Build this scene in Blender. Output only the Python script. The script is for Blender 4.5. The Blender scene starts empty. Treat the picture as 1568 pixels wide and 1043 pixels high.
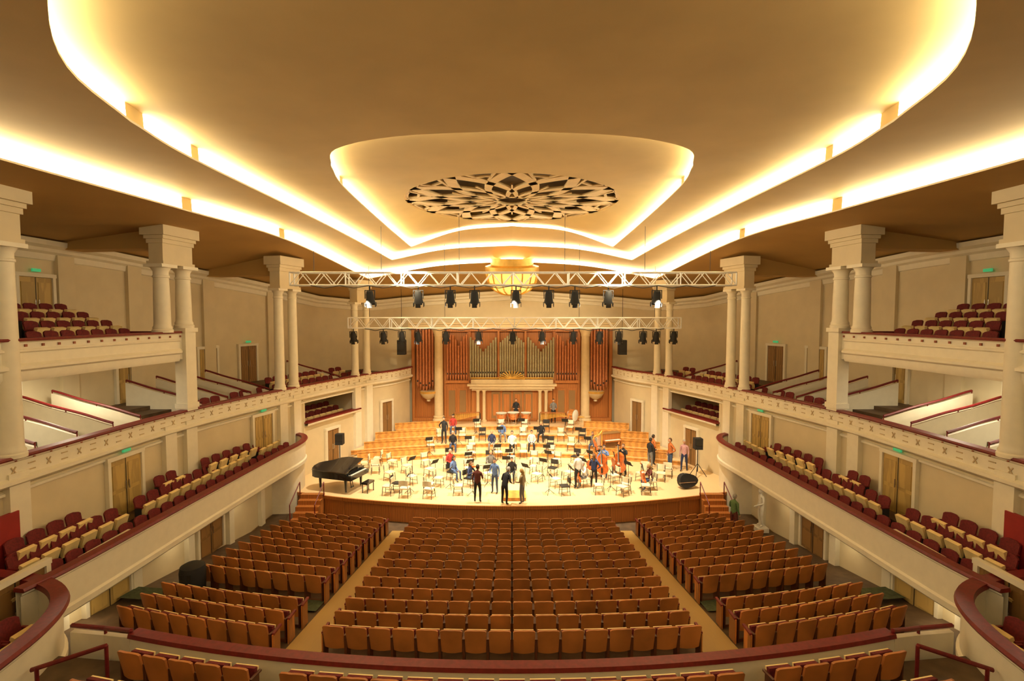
import bpy, math, random
from mathutils import Vector, Matrix
random.seed(7)
R=math.radians
sc=bpy.context.scene
# ------------------------------------------------------------------ materials
def M(name,col,rough=.5,metal=0,var=.08,scale=4,bump=0,emit=None,es=0,kind='noise',stretch=(1,1,1),coat=0):
    m=bpy.data.materials.new(name); m.use_nodes=True
    nt=m.node_tree; N=nt.nodes; L=nt.links; b=N['Principled BSDF']
    b.inputs['Roughness'].default_value=rough; b.inputs['Metallic'].default_value=metal
    if coat: b.inputs['Coat Weight'].default_value=coat
    tc=N.new('ShaderNodeTexCoord'); mp=N.new('ShaderNodeMapping'); mp.inputs['Scale'].default_value=stretch
    L.new(tc.outputs['Object'],mp.inputs['Vector'])
    if kind=='wood':
        t=N.new('ShaderNodeTexWave'); t.inputs['Scale'].default_value=scale; t.inputs['Distortion'].default_value=4; t.inputs['Detail'].default_value=2
    else:
        t=N.new('ShaderNodeTexNoise'); t.inputs['Scale'].default_value=scale; t.inputs['Detail'].default_value=3
    L.new(mp.outputs[0],t.inputs['Vector'])
    r=N.new('ShaderNodeValToRGB')
    r.color_ramp.elements[0].position=.3; r.color_ramp.elements[1].position=.7
    r.color_ramp.elements[0].color=tuple(c*(1-var) for c in col)+(1,)
    r.color_ramp.elements[1].color=tuple(min(1,c*(1+var)) for c in col)+(1,)
    L.new(t.outputs['Fac'],r.inputs[0]); L.new(r.outputs[0],b.inputs['Base Color'])
    if bump:
        bp=N.new('ShaderNodeBump'); bp.inputs['Strength'].default_value=bump; bp.inputs['Distance'].default_value=.02
        L.new(t.outputs['Fac'],bp.inputs['Height']); L.new(bp.outputs[0],b.inputs['Normal'])
    if emit:
        b.inputs['Emission Color'].default_value=tuple(emit)+(1,); b.inputs['Emission Strength'].default_value=es
    return m
CREAM=M('cream_plaster',(.70,.59,.38),.6,var=.04,scale=1.5)
CREAM2=M('cream_paint_trim',(.82,.75,.58),.5,var=.03)
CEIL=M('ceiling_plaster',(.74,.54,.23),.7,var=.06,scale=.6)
CEILB=M('ceiling_outer_dimmed',(.48,.29,.09),.7,var=.06,scale=.6)  # dim light of the outer ceiling put into a browner plaster colour
COVE=M('cove_tube_light',(.9,.85,.7),.5,emit=(1,.86,.58),es=13)
RAIL=M('rail_red_velvet',(.17,.010,.010),.45,var=.2,scale=12)
MAROON=M('maroon_upholstery',(.15,.010,.010),.8,var=.3,scale=20)
SEATW=M('seat_shell_wood',(.48,.175,.042),.45,var=.25,scale=1.2,kind='noise')
SEATL=M('seat_underside_blond',(.92,.70,.32),.4,var=.10,scale=3)
DARK=M('dark_metal',(.02,.018,.016),.4,var=.2)
ARMW=M('armrest_wood',(.10,.03,.010),.4,var=.2)
WOOD=M('panel_wood',(.44,.155,.034),.4,var=.35,scale=1.5,kind='wood',stretch=(3,3,.4))
WOODL=M('platform_wood',(.62,.29,.07),.35,var=.15,scale=2,kind='wood',stretch=(.4,3,3))
STAGE=M('stage_parquet',(.80,.58,.32),.32,var=.14,scale=2.5,kind='wood',stretch=(3,.3,1))
FLOORM=M('stalls_floor_dark',(.10,.06,.03),.6,var=.3,scale=3)
AISLE=M('aisle_parquet',(.48,.31,.10),.45,var=.12,scale=3,kind='wood',stretch=(4,.4,1))
DOORW=M('door_yellow_wood',(.50,.34,.11),.45,var=.12,scale=2,kind='wood',stretch=(3,3,.5))
DOORD=M('door_brown_wood',(.28,.15,.05),.45,var=.15,scale=2,kind='wood',stretch=(3,3,.5))
BLACK=M('black_lacquer',(.012,.012,.012),.18,var=.1,coat=.5)
CLOTHB=M('black_matte',(.015,.015,.016),.7,var=.2)
CHROME=M('chrome',(.75,.73,.7),.25,1,var=.03)
STEEL=M('dark_steel_tube',(.10,.09,.08),.35,.6,var=.05)
ALU=M('truss_aluminium',(.86,.86,.84),.35,.25,var=.05)
PIPE=M('organ_pipe_tin',(.46,.40,.24),.35,.35,var=.12,scale=8)
COPPER=M('organ_pipe_copper',(.55,.20,.08),.4,.2,var=.15,scale=8)
ORGT=M('organ_stone_trim',(.66,.50,.28),.5,var=.05)
GOLD=M('gilding',(.75,.45,.10),.35,.5,var=.1)
GREEN=M('exit_sign_green',(.04,.30,.10),.5,emit=(.1,.8,.3),es=.3)
REDP=M('red_wall_panel',(.30,.015,.012),.6,var=.1)
IVORY=M('ivory_keys',(.8,.77,.68),.3,var=.03)
CELLO=M('varnished_spruce',(.60,.14,.025),.25,var=.25,scale=5,coat=.4)
COPB=M('timpani_copper',(.65,.28,.12),.25,.9,var=.1)
DRUM=M('drum_skin',(.82,.78,.68),.5,var=.05)
CHAIRW=M('chair_seat_pale',(.80,.70,.50),.5,var=.08)
CHAIRB=M('chair_seat_black',(.03,.026,.022),.6,var=.2)
AMBER=M('amber_glass',(.85,.55,.15),.3,emit=(1,.62,.16),es=.9,var=.1)
ROSE=M('rosette_tan_lattice',(.88,.66,.34),.6,var=.06)
GLASSD=M('rosette_glass_dark',(.050,.028,.008),.5,var=.3,scale=2)
LENS=M('lamp_lens',(.25,.22,.2),.3,.3)
CARPET=M('green_carpet',(.07,.085,.035),.9,var=.3,scale=9)
STONE=M('white_marble',(.75,.70,.6),.4,var=.08,scale=5)
FRZ=M('frieze_relief',(.54,.40,.22),.6,var=.1)
DOT=M('frieze_dots',(.30,.08,.03),.6,var=.1)
# ------------------------------------------------------------------ mesh builder
class MB:
    def __init__(s,k=1): s.v=[];s.f=[];s.m=[];s.k=k
    def add(s,vs,fs,m,T=None):
        b=len(s.v)
        for p in vs:
            if T is not None: p=T@Vector(p)
            s.v.append((p[0]*s.k,p[1],p[2]))
        for i,f in enumerate(fs):
            s.f.append(tuple(b+j for j in f)); s.m.append(m if isinstance(m,int) else m[i])
    def box(s,c,d,m=0,T=None,rz=0,rx=0):
        x,y,z=[q/2 for q in d]
        vs=[Vector(p) for p in ((-x,-y,-z),(x,-y,-z),(x,y,-z),(-x,y,-z),(-x,-y,z),(x,-y,z),(x,y,z),(-x,y,z))]
        X=Matrix.Translation(c)@Matrix.Rotation(rz,4,'Z')@Matrix.Rotation(rx,4,'X')
        if T is not None: X=T@X
        s.add(vs,[(0,3,2,1),(4,5,6,7),(0,1,5,4),(1,2,6,5),(2,3,7,6),(3,0,4,7)],m,X)
    def tube(s,a,b,r0,r1=None,n=8,m=0,T=None,cap=True):
        if r1 is None: r1=r0
        a=Vector(a);b=Vector(b); d=(b-a)
        if d.length<1e-6: return
        q=d.to_track_quat('Z','Y').to_matrix()
        vs=[]
        for (p,r) in ((a,r0),(b,r1)):
            for i in range(n):
                t=2*math.pi*i/n; vs.append(p+q@Vector((math.cos(t)*r,math.sin(t)*r,0)))
        fs=[(i,(i+1)%n,n+(i+1)%n,n+i) for i in range(n)]
        if cap: fs+= [tuple(range(n-1,-1,-1)),tuple(range(n,2*n))]
        s.add(vs,fs,m,T)
    def lathe(s,prof,c=(0,0,0),n=20,m=0,T=None):
        vs=[];fs=[];ms=[]
        for (r,z) in prof:
            for i in range(n):
                t=2*math.pi*i/n; vs.append((c[0]+math.cos(t)*r,c[1]+math.sin(t)*r,c[2]+z))
        for j in range(len(prof)-1):
            for i in range(n):
                fs.append((j*n+i,j*n+(i+1)%n,(j+1)*n+(i+1)%n,(j+1)*n+i)); ms.append(m if isinstance(m,int) else m[j])
        s.add(vs,fs,ms,T)
    def prism(s,pts,z0,z1,m=0,T=None,mt=None):
        n=len(pts); vs=[(p[0],p[1],z0) for p in pts]+[(p[0],p[1],z1) for p in pts]
        fs=[tuple(range(n-1,-1,-1)),tuple(range(n,2*n))]+[(i,(i+1)%n,n+(i+1)%n,n+i) for i in range(n)]
        s.add(vs,fs,[m,m if mt is None else mt]+[m]*n,T)
    def sweep(s,path,prof,mats=0,closed=False):
        n=len(path); vs=[];P=None
        for i,p in enumerate(path):
            a=path[max(0,i-1)]; b=path[min(n-1,i+1)]
            tx,ty=b[0]-a[0],b[1]-a[1]; l=math.hypot(tx,ty) or 1; tx/=l;ty/=l
            pr=prof(p) if callable(prof) else prof
            for (o,z) in pr: vs.append((p[0]+ty*o,p[1]-tx*o,z))
            k=len(pr)
        fs=[];ms=[]
        kk=k if closed else k-1
        for i in range(n-1):
            for j in range(kk):
                j2=(j+1)%k
                fs.append((i*k+j,(i+1)*k+j,(i+1)*k+j2,i*k+j2)); ms.append(mats if isinstance(mats,int) else mats[j])
        if closed:
            fs.append(tuple(range(k))); ms.append(ms[0]); fs.append(tuple((n-1)*k+j for j in range(k))[::-1]); ms.append(ms[0])
        s.add(vs,fs,ms)
    def tpl(s,t,T):
        s.add(t.v,t.f,t.m,T)
    def mesh(s,name,mats,smooth=35):
        me=bpy.data.meshes.new(name); me.from_pydata(s.v,[],s.f)
        for m in mats: me.materials.append(m)
        me.polygons.foreach_set('material_index',s.m)
        me.update()
        if smooth:
            me.shade_smooth(); me.set_sharp_from_angle(angle=R(smooth))
        return me
    def obj(s,name,mats,smooth=35,loc=None,rz=0,parent=None):
        o=bpy.data.objects.new(name,s.mesh(name,mats,smooth)); sc.collection.objects.link(o)
        if loc: o.location=loc
        o.rotation_euler[2]=rz
        if parent: o.parent=parent
        return o
def inst(me,name,loc,rz=0,scale=1):
    o=bpy.data.objects.new(name,me); sc.collection.objects.link(o); o.location=loc; o.rotation_euler[2]=rz
    if scale!=1: o.scale=(scale,)*3
    return o
def empty(name,loc=(0,0,0)):
    o=bpy.data.objects.new(name,None); sc.collection.objects.link(o); o.location=loc; return o
def smp(pts,n,lin=False):
    pts=[Vector(p) for p in pts]; d=[]
    if lin or len(pts)<3: d=pts
    else:
        e=[pts[0]*2-pts[1]]+pts+[pts[-1]*2-pts[-2]]
        for i in range(1,len(e)-2):
            for k in range(16):
                t=k/16; a,b,c,f=e[i-1],e[i],e[i+1],e[i+2]
                d.append(.5*((2*b)+(c-a)*t+(2*a-5*b+4*c-f)*t*t+(3*b-a-3*c+f)*t**3))
        d.append(pts[-1])
    L=[0]
    for i in range(1,len(d)): L.append(L[-1]+(d[i]-d[i-1]).length)
    out=[];j=0
    for k in range(n+1):
        q=L[-1]*k/n
        while j<len(d)-2 and L[j+1]<q: j+=1
        t=(q-L[j])/max(1e-9,L[j+1]-L[j]); out.append(tuple(d[j].lerp(d[j+1],min(1,t))))
    return out
def at(p,y):
    for i in range(len(p)-1):
        if p[i][1]<=y<=p[i+1][1]:
            t=(y-p[i][1])/(p[i+1][1]-p[i][1]+1e-9)
            tx,ty=p[i+1][0]-p[i][0],p[i+1][1]-p[i][1]
            return (p[i][0]*(1-t)+p[i+1][0]*t, math.atan2(-tx,ty))
    return (p[-1][0],0)
# ------------------------------------------------------------------ plan curves (left side)
MID=smp([(-13.4,-7),(-13.5,4),(-13.4,10),(-13.3,13),(-13.0,19.7),(-11.5,26.3),(-10.4,29.7),(-9.4,32.3),(-8.2,34.4),(-7.45,36.9)],180)
W_side=[(-17.6,-7,12.6),(-17.6,10,12.6),(-17.6,20,12.6),(-16.9,25,12.3),(-15.3,30,11.8),(-13.2,34,11.1)]
W_front=[(-13.2,34,11.1),(-10.5,36.8,10.9),(-7.4,37.8,11.2),(0,38,11.7)]
Wn=smp([(0,-7,12.6),(-17.6,-7,12.6)],24,True); Ws=smp(W_side,60); Wf=smp(W_front,24)
def join3(a,b,c): return a+b[1:]+c[1:]
W=join3(Wn,Ws,Wf)
def ring(n,s,f): return join3(smp(n,24),smp(s,60),smp(f,24))
C1=ring([(0,-4,13.3),(-6,-3.2,13.3),(-10.5,0,13.3),(-11.9,5,13.3)],
        [(-11.9,5,13.3),(-11.55,11.3,13.3),(-10.95,17,13.3),(-10.4,23.8,13.25),(-9.26,32.6,12.15)],
        [(-9.26,32.6,12.15),(-5,33.6,13.05),(0,34,13.4)])
C2=ring([(0,3.2,13.9),(-3.5,4.4,13.9),(-5.9,6.6,13.9),(-7.4,8.6,13.9),(-8.1,10.9,13.9)],
        [(-8.1,10.9,13.9),(-8.4,13.4,13.9),(-8.4,19.4,13.9),(-8.0,25,13.65),(-7.3,30.8,13.15)],
        [(-7.3,30.8,13.15),(-4,31.2,13.85),(0,31.4,14.1)])
C3=ring([(0,12.8,14.4),(-3,13.2,14.4),(-4.9,14.2,14.4),(-5.6,15.8,14.4)],
        [(-5.6,15.8,14.4),(-6.05,18.4,14.4),(-6.05,24,14.1),(-5.7,28.6,13.65)],
        [(-5.7,28.6,13.65),(-3,28.4,14.5),(0,28.3,14.75)])
DC=(0,22.9,14.85); DR=4.75
def cpt(a): return (DC[0]+DR*math.cos(R(a)),DC[1]+DR*math.sin(R(a)),DC[2])
D4=join3([cpt(270-50*i/24) for i in range(25)],[cpt(220-90*i/60) for i in range(61)],[cpt(130-40*i/24) for i in range(25)])
# ------------------------------------------------------------------ ceiling
mb=MB()
def outset(c,d,dz):
    o=[];n=len(c)
    for i,p in enumerate(c):
        a=c[max(0,i-1)];b=c[min(n-1,i+1)]; tx,ty=b[0]-a[0],b[1]-a[1]; l=math.hypot(tx,ty) or 1
        nx,ny=-ty/l,tx/l
        if i in(0,n-1): nx=0
        z=dz
        if i>84: z=dz*(1-.45*min(1,(i-84)/8))
        o.append((p[0]+nx*d,p[1]+ny*d,p[2]+z))
    return o
def loft(a,b,m):
    n=len(a)
    for k in (1,-1):
        mb.k=k
        mb.add(list(a)+list(b),[(i,i+1,n+i+1,n+i) for i in range(n-1)],m if isinstance(m,int) else m)
    mb.k=1
def cove(c,h,gaps):
    loft(c,outset(c,0,.05),1)
    a=outset(c,0,.05); b=outset(c,.08,.055); t=outset(c,.10,h)
    loft(a,b,1)
    ms=[]
    for i in range(len(c)-1):
        y=(c[i][1]+c[i+1][1])/2
        g=any(g0<y<g1 for g0,g1 in gaps) and 24<=i<84
        ms.append(3 if g else 2)
    loft(b,t,ms)
    return t
t1=cove(C1,.46,[(17.1,17.6),(23.2,23.7)]); t2=cove(C2,.42,[(10.95,11.45),(13.6,14.0)]); t3=cove(C3,.34,[(18.2,18.5)])
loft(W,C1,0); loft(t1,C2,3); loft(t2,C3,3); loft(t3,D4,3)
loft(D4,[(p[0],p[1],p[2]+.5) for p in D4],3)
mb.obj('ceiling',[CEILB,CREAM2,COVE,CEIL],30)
# rosette skylight grille: crossing ribs radiating from a central ring
mb=MB()
cx,cy,cz=DC
def rp(r,a,z=0): return Vector((cx+r*math.cos(a),cy+r*math.sin(a),cz+.06+z))
def ribbon(pts,w0,w1,th=.12,m=0):
    n=len(pts);vs=[]
    for i,p in enumerate(pts):
        a=pts[max(0,i-1)];b=pts[min(n-1,i+1)]; t=(b-a).normalized(); nn=Vector((-t.y,t.x,0)); w=(w0+(w1-w0)*i/(n-1))/2
        for sgn,dz in ((1,0),(-1,0),(-1,th),(1,th)): vs.append(p+nn*w*sgn+Vector((0,0,dz)))
    fs=[]
    for i in range(n-1):
        for j in range(4): fs.append((i*4+j,(i+1)*4+j,(i+1)*4+(j+1)%4,i*4+(j+1)%4))
    mb.add(vs,fs,m)
NR=12; st_=2*math.pi/NR
tw=lambda t: 1.5*st_*(1-t)**1.15
for k in range(NR):
    a0=st_*k
    for sg in (1,-1):
        pts=[rp(.70+(DR-.75)*i/16,a0+sg*tw(i/16)) for i in range(17)]
        ribbon(pts,.13,.50,.10)
        # A-shaped tracery inside the outer bays
        am=a0+st_/2
        ribbon([rp(3.55,am),rp(DR-.12,am+sg*.13)],.09,.12,.07)
    am=a0+st_/2
    ribbon([rp(4.15,am-.075),rp(4.15,am+.075)],.10,.10,.07)
    ribbon([rp(2.1,a0),rp(2.9,a0)],.07,.07,.07)
for r,w in ((DR-.08,.20),(.75,.16)):
    pts=[rp(r,2*math.pi*i/72) for i in range(73)]; ribbon(pts,w,w,.12)
mb.obj('ceiling_rosette_grille',[ROSE],30)
mb=MB(); mb.lathe([(0.01,.95),(2,.93),(3.6,.85),(DR+.02,.46)],DC,60,0); mb.obj('rosette_skylight_glass',[GLASSD],60)
# ------------------------------------------------------------------ outer walls, back wall
for k,side in ((1,'left'),(-1,'right')):
    mb=MB(k)
    path=[(p[0],p[1]) for p in Ws]+[(p[0],p[1]) for p in Wf[1:]]
    tops=[p[2] for p in Ws]+[p[2] for p in Wf[1:]]
    vs=[];n=len(path)
    for p,z in zip(path,tops): vs+= [(p[0],p[1],-.5),(p[0],p[1],z+.05)]
    mb.add(vs,[(2*i,2*i+2,2*i+3,2*i+1) for i in range(n-1)],0)
    zt={path[i]:tops[i] for i in range(n)}
    mb.sweep(path,lambda p:[(0,zt[p]-.75),(.06,zt[p]-.72),(.10,zt[p]-.5),(.22,zt[p]-.42),(.22,zt[p]-.3),(.4,zt[p]-.2),(.42,zt[p]-.02)],1)
    for y in (9,14.5,19.8,23,27,31):
        x,a=at(path,y); mb.box((x+.05,y,8.6),(.25,.7,7.0),0,rz=a)
    mb.obj('wall_'+side,[CREAM,CREAM2],30)
mb=MB(); mb.box((0,-7.05,6),(36,.1,14),0); mb.obj('wall_rear',[CREAM])
# ------------------------------------------------------------------ floors
def fz(y): return .1+(22-y)*.165
mb=MB()
ys=[-7,9,22.3,26]
vs=[];
for y in ys: z=fz(min(y,22.3)); vs+=[(-17.6,y,z),(17.6,y,z)]
mb.add(vs,[(2*i,2*i+1,2*i+3,2*i+2) for i in range(3)],0); mb.obj('floor',[FLOORM],0)
for k in (1,-1):
    mb=MB(k); 
    a,b=10.2,22.3
    mb.add([(-5.42,a,fz(a)+.02),(-4.52,a,fz(a)+.02),(-4.52,b,fz(b)+.02),(-5.42,b,fz(b)+.02),(-5.42,a,fz(a)-.02),(-4.52,a,fz(a)-.02)],[(0,1,2,3),(4,5,1,0)],0)
    mb.obj('aisle_runner',[AISLE],0)
    mb=MB(k); a,b=13.5,14.3
    mb.add([(-11.6,a+.9,fz(a)+.0),(-5.5,a+.2,fz(a)+.02),(-5.5,b+.2,fz(b)+.03),(-11.6,b+.9,fz(b)+.03)],[(0,1,2,3)],0)
    mb.obj('cross_aisle_carpet',[CARPET],0)
# ------------------------------------------------------------------ stage
def sf(x): return 22.8+1.7*(x/10.2)**2
mb=MB()
xs=[-11.6+23.2*i/40 for i in range(41)]
pts=[(x,sf(x)) for x in xs]+[(11.6,26.5),(11.6,37),(-11.6,37),(-11.6,26.5)]
mb.prism(pts,.9,1.0,0)
fr=[(x,sf(x)+.06) for x in xs]
mb.sweep(fr,[(0,-.3),(0,.9)],1)
mb.sweep([(x,sf(x)-.02) for x in xs],[(-.02,.86),(.03,.86),(.03,1.015),(-.05,1.015)],1,True)
for x in xs[::2]: mb.box((x,sf(x)+.04,.35),(.05,.05,1.0),1)
mb.obj('stage_platform',[STAGE,WOOD],0)
def riser(y0,z,name='choir_riser'):
    mb=MB(); xm=9.9
    f=[]
    for i in range(41):
        x=-xm+2*xm*i/40; f.append((x,y0-.018*x*x))
    f=[q for q in f if abs(q[0])<abs(at(MID,max(26,q[1]))[0])-.15]
    pts=f+[(7.3,36.7),(-7.3,36.7)]
    mb.prism(pts,z-.28,z,1,mt=0)
    mb.sweep([(p[0],p[1]-.02) for p in f],[(0,z-.06),(.04,z-.06),(.04,z+.01),(0,z+.01)],1,True)
    return mb.obj(name,[STAGE,WOODL],0)
RY=[(30.9,1.25),(32.3,1.5),(33.7,1.75),(35.1,2.0)]
for y,z in RY: riser(y,z)
for k in (1,-1):
    for (y,z) in RY:
        mb=MB(k); p=[]
        for i in range(15):
            x=-9.2+4.2*i/14; q=y-.018*x*x+.12
            if abs(x)<abs(at(MID,q)[0])-.3: p.append((x,q))
        if len(p)>2:
            mb.sweep(p,[(0,z),(0,z+.38),(-.06,z+.38),(-.06,z)],0,True)
            mb.sweep(p,[(.04,z+.38),(.04,z+.43),(-.10,z+.43),(-.10,z+.38)],0,True)
            mb.obj('choir_barrier',[WOODL],0)
    mb=MB(k)
    for i in range(5): mb.box((-9.75,23.55-i*.0+.28*i-.5,.1+.1*(i+1)),(1.1,.28,.2*(i+1)),0)
    for dx in (-.58,.58): 
        mb.tube((-9.75+dx,22.95,1.0),(-9.75+dx,24.1,1.7),.025,m=1)
        mb.tube((-9.75+dx,22.95,.1),(-9.75+dx,22.95,1.0),.025,m=1); mb.tube((-9.75+dx,24.1,1.0),(-9.75+dx,24.1,1.7),.025,m=1)
    mb.obj('stage_steps',[WOOD,RAIL])
# ------------------------------------------------------------------ mid wall / balconies
L_front=smp([(-11.25,11.2),(-11.05,12.5),(-10.85,17.2),(-10.62,22),(-10.45,24.4),(-10.6,25.5),(-11.0,26.2),(-11.6,26.6)],90)
N_box=smp([(-8.9,3),(-9.1,6),(-9.25,8.2),(-9.5,9.9),(-10.1,11.0),(-11.2,11.7),(-13.0,12.1)],50)
def door(k,x,y,z0,a,h=2.1,w=1.5,mat=None,sign=True,name='door_1',two=True):
    mb=MB(k); T=Matrix.Translation((x,y,z0))@Matrix.Rotation(a,4,'Z')
    mb.box((.03,0,h/2),(.08,w,h),0,T)
    for s in (-1,1): mb.box((.06,s*(w/2+.06),h/2+.05),(.14,.12,h+.1),1,T)
    mb.box((.06,0,h+.08),(.16,w+.28,.14),1,T)
    mb.box((.075,0,h/2),(.012,.02,h),2,T)
    for s in (-1,1):
        mb.box((.08,s*w/4,h*.7),(.02,w*.36,h*.42),0,T); mb.box((.08,s*w/4,h*.25),(.02,w*.36,h*.35),0,T)
        mb.tube((.12,s*.07,h*.45),(.12,s*.07,h*.6),.015,m=3,T=T)
    if sign: mb.box((.12,0,h+.26),(.06,.32,.11),4,T)
    return mb.obj(name,[mat or DOORW,CREAM2,DARK,CHROME,GREEN],0)
dn=0
# (position along parapet, foot height), capital height, radius
COLS=[(((12.35,6.0),(13.3,6.0)),11.7,.27),(((19.0,9.15),(20.05,9.3)),11.7,.28),(((25.5,6.0),(26.5,6.0)),11.15,.24),(((31.5,6.0),(32.5,6.0)),10.6,.22)]
OW=[(p[0],p[1]) for p in Ws]
for k,side in ((1,'left'),(-1,'right')):
    mb=MB(k)
    A=[p for p in MID if p[1]<=27.25]; B=[p for p in MID if 27.1<=p[1]<=31.75]; C=[p for p in MID if p[1]>=31.6]
    mb.sweep(A,[(-.12,-.5),(-.12,5.4)],0); mb.sweep(C,[(-.12,.5),(-.12,5.4)],0)
    mb.sweep(B,[(-.12,.5),(-.12,3.75),(-.4,3.75),(-.4,3.2)],0); mb.sweep(B,[(-.12,5.4),(-.12,5.08),(-.4,5.08)],0)
    mb.sweep(B,[(-2.6,3.1),(-2.6,5.4)],0); mb.sweep(B,[(-.2,3.15),(-2.6,3.3)],0)
    for q in (B[0],B[-1]):
        x,a=at(MID,q[1]); T=Matrix.Translation((x,q[1],4.3))@Matrix.Rotation(a,4,'Z'); mb.box((-1.35,0,0),(2.5,.15,2.3),0,T)
    for (ys_,zt_,r_) in COLS:
        for y,_ in ys_:
            x,a=at(MID,y)
            mb.box((x-.05,y,3.1),(.26,.55,5.0),1,rz=a)
    mb.sweep([p for p in MID if p[1]>9],[(-.12,5.0),(-.04,5.03),(-.04,5.1),(-.12,5.12)],1)
    mb.box((-13.22,12.2,3.6),(.1,2.0,2.0),2)
    mb.obj('wall_lower_'+side,[CREAM,CREAM2,REDP],30)
    mb=MB(k)
    mb.sweep(B,[(-.10,3.72),(.10,3.74),(.14,3.8),(.14,3.88),(-.3,3.88)],[0,0,0,1])
    mb.sweep(B,[(-.3,3.88),(.16,3.88),(.16,3.96),(-.3,3.96)],1,True)
    mb.obj('side_box_parapet',[CREAM2,RAIL],30)
    mb=MB(k)
    mb.sweep(MID,[(-.15,5.2),(.05,5.25),(.16,5.33),(.16,5.42),(.02,5.48),(.02,5.88),(.08,5.92),(.10,5.97),(-.16,5.97),(-.16,5.2)],0)
    mb.sweep(MID,[(.13,5.97),(.15,6.01),(.12,6.06),(-.18,6.06),(-.2,5.97)],1,True)
    p=[q for q in MID if q[1]>8.5]; acc=0;c=0
    for i in range(1,len(p)):
        acc+=math.dist(p[i],p[i-1])
        if acc>.27:
            acc=0;c+=1; x,y=p[i]; _,a=at(MID,y)
            T=Matrix.Translation((x,y,5.67))@Matrix.Rotation(a,4,'Z')
            if c%2: 
                for e in (.6,-.6):
                    mb.box((.03,0,0),(.02,.03,.22),2,T@Matrix.Rotation(e,4,'X'))
            else:
                mb.box((.03,0,.09),(.02,.2,.03),2,T); mb.box((.03,0,-.09),(.02,.2,.03),2,T)
            mb.box((.11,0,.26),(.02,.05,.035),3,T)
    mb.obj('balcony_parapet',[CREAM2,RAIL,FRZ,DOT],30)
    mb=MB(k)
    q=[p for p in MID if p[1]<36]
    mb.sweep(q,[(-.1,5.22),(-1.1,5.22),(-1.1,5.5),(-2.0,5.5),(-2.0,5.75),(-2.9,5.75),(-2.9,5.9),(-4.6,5.9)],0)
    mb.sweep(q,[(-.1,5.18),(-4.5,5.18)],1)
    mb.obj('balcony_floor',[FLOORM,CREAM],0)
    mb=MB(k)
    mb.sweep(L_front,[(-.5,2.34),(0,2.34),(.06,2.4),(.06,2.55),(0,2.6),(0,3.36),(.05,3.4),(.05,3.46),(-.14,3.46),(-.14,2.6)],0)
    mb.sweep(L_front,[(.09,3.46),(.12,3.5),(.09,3.56),(-.18,3.56),(-.2,3.46)],1,True)
    mb.obj('lower_balcony_parapet',[CREAM2,RAIL],30)
    mb=MB(k)
    pl=[p for p in L_front if p[1]<26.3]; n=len(pl)
    for (x0,z0,x1,z1) in ((0,2.5,1.05,2.5),(1.05,2.5,1.05,2.78),(1.05,2.78,1.8,2.78),(1.8,2.78,1.8,3.0)):
        mb.sweep(pl,[(-x0,z0),(-x1,z1)],0)
    mb.sweep(pl,[(-1.8,3.0),(-2.7,3.0)],0)
    mb.sweep(pl,[(-.05,2.36),(-2.6,2.36)],1)
    mb.obj('lower_balcony_floor',[FLOORM,CREAM],0)
    mb=MB(k)
    mb.sweep(N_box,[(-.4,2.2),(0,2.2),(.06,2.26),(.06,2.4),(0,2.45),(0,3.3),(.06,3.36),(.06,3.42),(-.14,3.42),(-.14,2.4)],0)
    mb.sweep(N_box,[(.10,3.42),(.13,3.47),(.1,3.54),(-.2,3.54),(-.22,3.42)],1,True)
    mb.sweep(N_box,[(-.1,2.5),(-3.2,2.5)],2)
    mb.obj('rear_box_parapet',[CREAM2,RAIL,FLOORM],30)
    mb=MB(k)
    mb.sweep([(-11.75,8.5),(-11.75,14),(-11.75,24.3)],[(0,-.5),(0,2.36)],0)
    for y in (10.5,12.6,15.2,17.8,20.4,23.0): mb.box((-11.68,y,1.1),(.2,.35,2.5),1)
    mb.sweep([(-11.75,9),(-11.75,24)],[(.03,-.3),(.03,fz(22)+.0)],2)
    mb.sweep(smp([(-11.75,24.2),(-10.85,24.35),(-10.62,25.0),(-10.75,25.8),(-11.2,26.5),(-11.6,27.0)],20),[(-.02,-.3),(-.02,2.4)],1)
    mb.obj('wall_stalls_'+side,[CREAM,CREAM2,DOORD],30)
    for y,m_ in ((11.5,DOORD),(14.2,DOORW),(19.1,DOORD)):
        dn+=1; door(k,-11.74,y,fz(y)-.02,0,1.75,1.5,m_,False,'door_%d'%dn)
    for y in (17.0,24.2):
        x,a=at(MID,y); dn+=1; door(k,x-.1,y,3.0,a,1.95,1.3 if y<20 else 1.2,DOORW,True,'door_%d'%dn)
    x,a=at(MID,29.35); dn+=1; door(k,x-.1,29.35,1.0,a,2.1,1.0,DOORD,False,'door_%d'%dn)
    x,a=at(MID,33.9); dn+=1; door(k,x-.1,33.9,1.75,a,2.2,.95,DOORD,False,'door_%d'%dn)
    for y in (22.6,26.9,29.4,14.5,17.2):
        x,a=at(OW,y); dn+=1; door(k,x+.02,y,5.9,a,2.1,1.1,DOORW if y!=29.4 else DOORD,y==29.4,'door_%d'%dn)
    for y in (18.6,12.4):
        x,a=at(OW,y); dn+=1; door(k,x+.02,y,9.15,a,2.05,1.3,DOORW,True,'door_%d'%dn)
    U=[(p[0]+.0,p[1]) for p in MID if p[1]<=19.8]
    mb=MB(k)
    mb.sweep(U,[(-.5,8.0),(-.05,8.0),(.0,8.1),(.0,8.28),(.1,8.34),(.1,8.42),(.0,8.5),(.0,8.78),(.05,8.82),(.05,8.86),(.0,8.9),(.0,9.06),(.06,9.1),(-.16,9.1),(-.16,8.4)],0)
    mb.sweep(U,[(.10,9.1),(.12,9.14),(.1,9.18),(-.18,9.18),(-.2,9.1)],1,True)
    acc=0
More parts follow.
